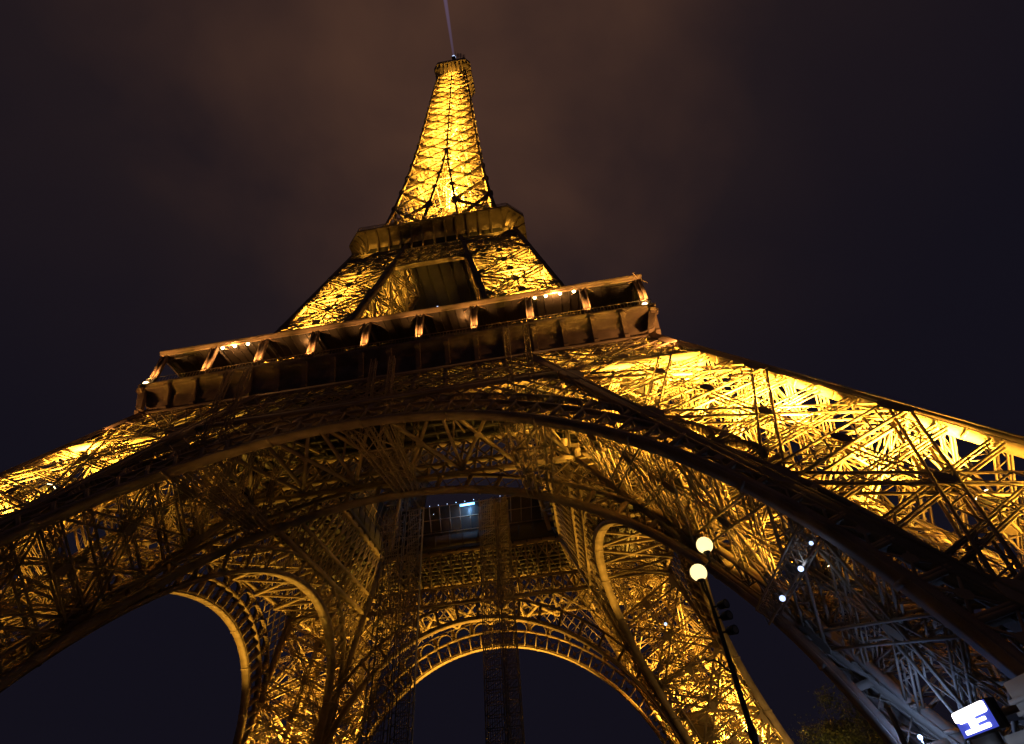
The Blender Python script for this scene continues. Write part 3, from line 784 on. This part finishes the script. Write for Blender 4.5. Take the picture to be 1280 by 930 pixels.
# ---- sign, lamp post etc. are separate things
# ------------------------------------------------------------------ candelabra lamp post
D = 20.0
base = at(945, 930, D); px_, py_ = base.x, base.y
post = tag(empty('lamp_post', (px_, py_, 0)), 'tall black lamp post with two glowing globes and three dark round projectors', 'lamp post')
zt = at(873, 716, D).z; zu = at(881, 680, D).z
pm = MB()
pm.tube([(0, 0, 0), (0, 0, .25), (0, 0, .3), (0, 0, .9), (0, 0, 1.0), (0, 0, 4.6), (0, 0, 4.7), (0, 0, 4.85), (0, 0, 5.0), (0, 0, 8.2), (0, 0, 8.3), (0, 0, zt-.2)], [.30, .30, .22, .17, .13, .10, .13, .13, .09, .07, .055, .04], 14)
pm.build('pole', M['black'], post, smooth=False)
def loc_(px, py, dd=0): v = at(px, py, D+dd); return Vector((v.x-px_, v.y-py_, v.z))
for px, py in ((881, 680), (873, 716)):
    c = loc_(px, py); c.y = 0
    h = MB(); h.tube([(0, 0, c.z-1.0), (c.x*.5, 0, c.z-.75), (c.x, 0, c.z-.62), (c.x, 0, c.z-.3)], [.05, .045, .045, .06], 8); h.tube([(c.x, 0, c.z-.32), (c.x, 0, c.z-.24)], [.08, .15], 12)
    hb_ = h.build('lamp_arm', M['black'], post)
    gb = MB(); gb.ball(c, .29, 20, 12); gb.build('globe', M['globe'], hb_, smooth=True)
    lamp('globe_lamp', 'POINT', Vector((px_, py_, 0))+c+Vector((0, 0, 0)), 260, (1, .66, .25), .29)
for px, py in ((901, 757), (905, 771), (912, 789)):
    c = loc_(px, py); a = Vector((c.x+.06, -.12, c.z)); d = Vector((.55, -.8, -.1)).normalized()
    h = MB(); h.tube([a-d*.22, a-d*.16, a+d*.1, a+d*.16], [.06, .12, .145, .15], 16); h.bar((0, 0, c.z), a-d*.1, .06, .06)
    pj = h.build('projector', M['black'], post)
    gl_ = MB(); gl_.tube([a+d*.155, a+d*.19], [.11, .09], 16); gl_.build('lens', M['steel'], pj)
sc_ = MB(); c = loc_(893, 832)
sc_.tube([(0, 0, c.z-.25), (-.18, 0, c.z-.18), (-.3, 0, c.z+.02), (-.48, 0, c.z+.14), (-.66, 0, c.z+.10), (-.74, 0, c.z+.2)], .03, 8)
sc_.build('bracket_arm', M['black'], post)

# ------------------------------------------------------------------ hoist masts in the middle of the plaza
def hoist(x, y, wd, label, top_=51):
    h = tag(empty('hoist_mast', (x, y, 0)), label, 'mast', 'hoist masts under the tower')
    f = MB()
    for sx in (-1, 1):
        for sy in (-1, 1): f.bar((sx*wd/2, sy*.9, 0), (sx*wd/2, sy*.9, top_), .17, .17, (0, 1, 0))
    k = 34
    for j in range(k):
        z0, z1 = top_*j/k, top_*(j+1)/k
        for sy in (-.9, .9):
            f.bar((-wd/2, sy, z0), (wd/2, sy, z0), .08, .1); f.bar((-wd/2, sy, z0), (wd/2, sy, z1), .08, .08, (0, 1, 0))
        for sx in (-wd/2, wd/2): f.bar((sx, -.9, z0), (sx, .9, z1), .05, .05, (1, 0, 0))
    f.build('frame', M['steel'], h)
    g_ = MB()
    for sx in (-.6, -.35, -.1, .15, .4, .65): g_.bar((sx*wd/2, -.4, 0), (sx*wd/2, -.4, top_), .09, .09, (0, 1, 0))
    for j in range(40): z = top_*(j+.5)/40; g_.bar((-.55*wd/2, -.4, z), (.55*wd/2, -.4, z), .04, .04)
    g_.build('guide_rail', M['steel'], h)
    b_ = MB(); b_.box((-wd/2-.6, -1.6, 0), (wd/2+.6, 1.6, .35)); b_.build('base_plate', M['stone'], h)
    return h
hoist(-10.2, 0, 3.0, 'left outer grey lattice hoist mast rising to the first floor')
hoist(-6.5, 0, 2.5, 'left inner grey lattice hoist mast beside a thin pale cable')
hoist(6.7, 0, 2.6, 'right inner grey lattice hoist mast standing before the far arch')
hoist(9.3, 0, 1.8, 'narrowest grey lattice hoist mast, rightmost of the hoist masts')
cb = MB(); cb.tube([(-4.9, -.2, 0), (-4.8, -.2, 51.2)], .13, 8)
tag(cb.build('hoist_cable', M['white']), 'single pale vertical cable hanging beside the left hoist masts', 'cable')

# ---- cold work lights and glowing bar on the tower
def on_plane(px, py, y): d = ray(px, py); k = (y-CY)/d.y; return Vector((CX, CY, CZ))+d*k
def on_side(px, py, off):      # on the inner side face of the right near leg
    d = ray(px, py); n = Vector((1, 0, SL)); k = (44.735-off-n.dot(Vector((CX, CY, CZ))))/n.dot(d); return Vector((CX, CY, CZ))+d*k
for px, py, y, r in ((978, 748, None, .20), (1001, 711, None, .17), (1014, 679, None, .12), (832, 780, 12, .24), (1110, 655, -46, .15)):
    c = on_plane(px, py, y) if y is not None else on_side(px, py, 2.2)
    dcam = (Vector((CX, CY, CZ))-c).normalized()
    b = MB(); b.tube([c-dcam*.5, c-dcam*.35, c-dcam*.05], [r*.5, r*1.1, r*1.2], 14)
    wl = b.build('work_light', M['black'], TOWER)
    l = MB(); l.tube([c-dcam*.06, c+dcam*.06], [r*1.05, r*.8], 14); l.build('lens', M['cold'], wl)
    if px == 1001: lamp('work_lamp', 'POINT', c+dcam*.5, 25, (.45, .62, 1), .2, parent=TOWER)
mast_a, mast_b = on_side(1022, 650, 1.4), on_side(958, 768, 1.4)
ml = MB(); girder(ml, mast_a, mast_b, (1, 0, .5), 1.3, .8, 1.1, .13, .08); ml.build('light_gantry', M['iron'], TOWER)
tb = MB(); a, b = on_plane(575, 632, 16.5), on_plane(593, 629, 16.5); tb.bar(a, b, .35, .35); tb.build('fluorescent_tube', M['blue'], TOWER)
lamp('tube_lamp', 'POINT', (a+b)/2-Vector((0, 1, .6)), 500, (.2, .5, 1), .3, parent=TOWER)
for px, py in ((537, 633), (548, 631.5), (559, 630), (570, 628), (581, 626.5), (592, 624.5), (542, 643), (604, 632), (625, 620), (528, 545), (560, 540), (547, 384), (566, 346), (571, 350)):
    y = 16.6 if py > 600 else (-20 if py > 500 else -4)
    c = on_plane(px, py, y); s = MB(); s.ball(c, .085 if py > 500 else .3, 8, 6); s.build('marker_lamp', M['cold'], TOWER)

# ------------------------------------------------------------------ ticket booth with lit sign
tl_, tr_ = at(1190, 893, 16), at(1228, 874, 14.75)
rt_ = Vector((tr_.x-tl_.x, tr_.y-tl_.y, 0)); sw = rt_.length; rt_.normalize(); fwd = Vector((-rt_.y, rt_.x, 0)); shh = .43
ctr_s = (tl_+tr_)/2-Vector((0, 0, shh/2))
yaw_s = math.atan2(rt_.y, rt_.x)
def place(o, c): o.location = c; o.rotation_euler.z = yaw_s; return o
sg = place(tag(empty('illuminated_sign'), 'small glowing blue and white box sign hung on the booth corner', 'sign'), ctr_s)
hs = MB(); hs.box((-sw/2-.02, .02, -shh/2-.02), (sw/2+.02, .2, shh/2+.02)); hs.build('housing', M['black'], sg)
fb = MB(); fb.box((-sw/2, -.01, -shh/2), (sw/2, .018, shh/2)); fb.build('sign_panel', M['signblue'], sg)
lt = MB()
def rr_(x0, x1, z0, z1, y=-.016):
    r = min(x1-x0, z1-z0)*.2; pts = []
    for cx, cz_, a0 in ((x1-r, z1-r, 0), (x0+r, z1-r, 90), (x0+r, z0+r, 180), (x1-r, z0+r, 270)):
        for j in range(5): a = R(a0+j*22.5); pts.append((sw*(cx+r*math.cos(a)), shh*(cz_+r*math.sin(a))))
    F_ = [(p[0], y-.008, p[1]) for p in pts]; B_ = [(p[0], y+.006, p[1]) for p in pts]
    lt.poly(F_[::-1]); lt.grid([B_, F_], True)
rr_(-.5, .5, .08, .5, -.018); rr_(-.14, .08, -.42, .14, -.022); rr_(-.02, .36, -.16, -.03, -.026); rr_(-.34, .40, -.44, -.28, -.030); rr_(-.36, -.05, -.0, .14, -.034)
lt.build('lettering', M['signwhite'], sg)
lamp('sign_lamp', 'POINT', ctr_s-fwd*.5, 6, (.8, .85, 1), .2)
bo = place(tag(empty('ticket_booth'), 'white panelled ticket booth with stepped fascia beneath the lit sign', 'booth'), Vector((ctr_s.x, ctr_s.y, 0)))
zc_ = ctr_s.z
bd = MB(); bd.box((-.7, .75, 0), (4.2, 3.6, zc_-.35))
bd.build('cabin', M['dark'], bo)
fa = MB()
fa.box((-1.25, .35, zc_-.62), (-.55, .6, zc_+.12)); fa.box((-1.28, .30, zc_-.15), (-.55, .346, zc_-.05))
fa.box((1.15, .25, zc_-.20), (4.4, .55, zc_+.36)); fa.box((1.12, .17, zc_+.02), (4.45, .246, zc_+.09)); fa.box((1.12, .19, zc_-.16), (4.45, .246, zc_-.10))
fa.box((.25, .22, zc_-.55), (4.4, .5, zc_-.33))
fa.build('fascia', M['white'], bo)
rf = MB(); rf.box((-.8, .6, zc_+.0), (4.3, 3.7, zc_+.12)); rf.build('roof', M['dark'], bo)
lamp('booth_lamp', 'POINT', ctr_s-fwd*2.0+Vector((0, 0, -.9))+rt_*.8, 10, (.6, .72, 1.0), .3)
# cold floodlight on a pole behind the booth
fp = at(1150, 922, 44)
fl = tag(empty('floodlight_pole', (fp.x, fp.y, 0)), 'slim pole carrying a cold blue-white floodlight left of the booth', 'floodlight')
q = MB(); q.tube([(0, 0, 0), (0, 0, fp.z-.1)], [.09, .06], 10); q.build('pole', M['steel'], fl)
q = MB(); q.tube([(0, .3, fp.z), (0, -.02, fp.z)], [.1, .14], 14); hd = q.build('lamp_head', M['black'], fl)
q = MB(); q.tube([(0, -.02, fp.z), (0, -.08, fp.z)], [.12, .09], 14); q.build('lens', M['cold'], hd)
lamp('cold_lamp', 'POINT', fp+Vector((.1, -.35, .1)), 380, (.22, .40, 1.0), .2)
op = at(1110, 885, 34)
q = MB(); q.tube([(op.x, op.y, 0), (op.x, op.y, op.z)], [.14, .11], 10)
q.tube([(op.x, op.y, op.z), (op.x, op.y, op.z+.18)], [.2, .05], 10)
tag(q.build('slender_pole', M['steel']), 'plain slender pole with a pointed cap left of the cold floodlight', 'pole')

# ------------------------------------------------------------------ trees behind the right leg
def tree(px, py, dist, rad, label, seed):
    rg = np.random.default_rng(seed); tp_ = at(px, py, dist); H = tp_.z
    t = tag(empty('broadleaf_tree', (tp_.x, tp_.y, 0)), label, 'tree', 'trees beyond the tower')
    tr = MB(); tr.tube([(0, 0, 0), (0.1, 0, H*.2), (.25, .1, H*.4), (.1, 0, H*.75)], [.5, .38, .3, .1], 10)
    for k in range(9):
        a = rg.uniform(0, 6.28); z = H*rg.uniform(.3, .6); l = rad*rg.uniform(.5, .85)
        tr.tube([(.2, .05, z), (math.cos(a)*l*.5, math.sin(a)*l*.5, z+l*.35), (math.cos(a)*l, math.sin(a)*l, z+l*.6)], [.18, .11, .04], 6)
    tr.build('trunk', M['bark'], t)
    cl = rg.normal(size=(46, 3)); cl /= np.linalg.norm(cl, axis=1)[:, None]; cl *= rg.uniform(.25, .95, (46, 1))
    cl[:, 2] = cl[:, 2]*(H*.36); cl[:, :2] *= rad; cl[:, 2] += H*.6
    V = []
    lf = MB()
    for c in cl:
        n = 260; s = rad*rg.uniform(.16, .34)
        P = c+rg.normal(size=(n, 3))*s*.55
        for p in P:
            if p[2] > H: continue
            u = rg.normal(size=3); u /= np.linalg.norm(u); v = np.cross(u, rg.normal(size=3)); v /= np.linalg.norm(v); sz = rg.uniform(.10, .24)
            lf.poly([p-u*sz, p+v*sz*.55, p+u*sz, p-v*sz*.55])
    lf.build('crown', M['leaf'], t)
tree(1032, 856, 125, 8.0, 'dark rounded tree with faint golden leaves beyond the near right arch foot', 3)
tree(1085, 885, 135, 7.0, 'lower dim tree half hidden behind the right leg columns', 4)
tl = at(1005, 925, 112); lamp('plaza_lamp', 'POINT', (tl.x, tl.y, 9), 3000, (1, .62, .16), .4)

# ------------------------------------------------------------------ searchlight beam from the beacon
bmt = bpy.data.materials.new('beam_air'); bmt.use_nodes = True; t = bmt.node_tree; t.nodes.clear()
o_ = t.nodes.new('ShaderNodeOutputMaterial'); pv = t.nodes.new('ShaderNodeVolumePrincipled'); t.links.new(pv.outputs[0], o_.inputs['Volume'])
pv.inputs['Density'].default_value = 0.0; pv.inputs['Emission Color'].default_value = (.42, .40, 1.0, 1); pv.inputs['Emission Strength'].default_value = 0.045
d0 = Vector((.06, -1, .06)).normalized()
bm_ = MB(); bm_.tube([BX+d0*1.0, BX+d0*30, BX+d0*140], [.55, 1.1, 3.2], 20)
tag(bm_.build('light_beam', bmt), 'pale violet searchlight beam shining from the tower tip', 'light beam')
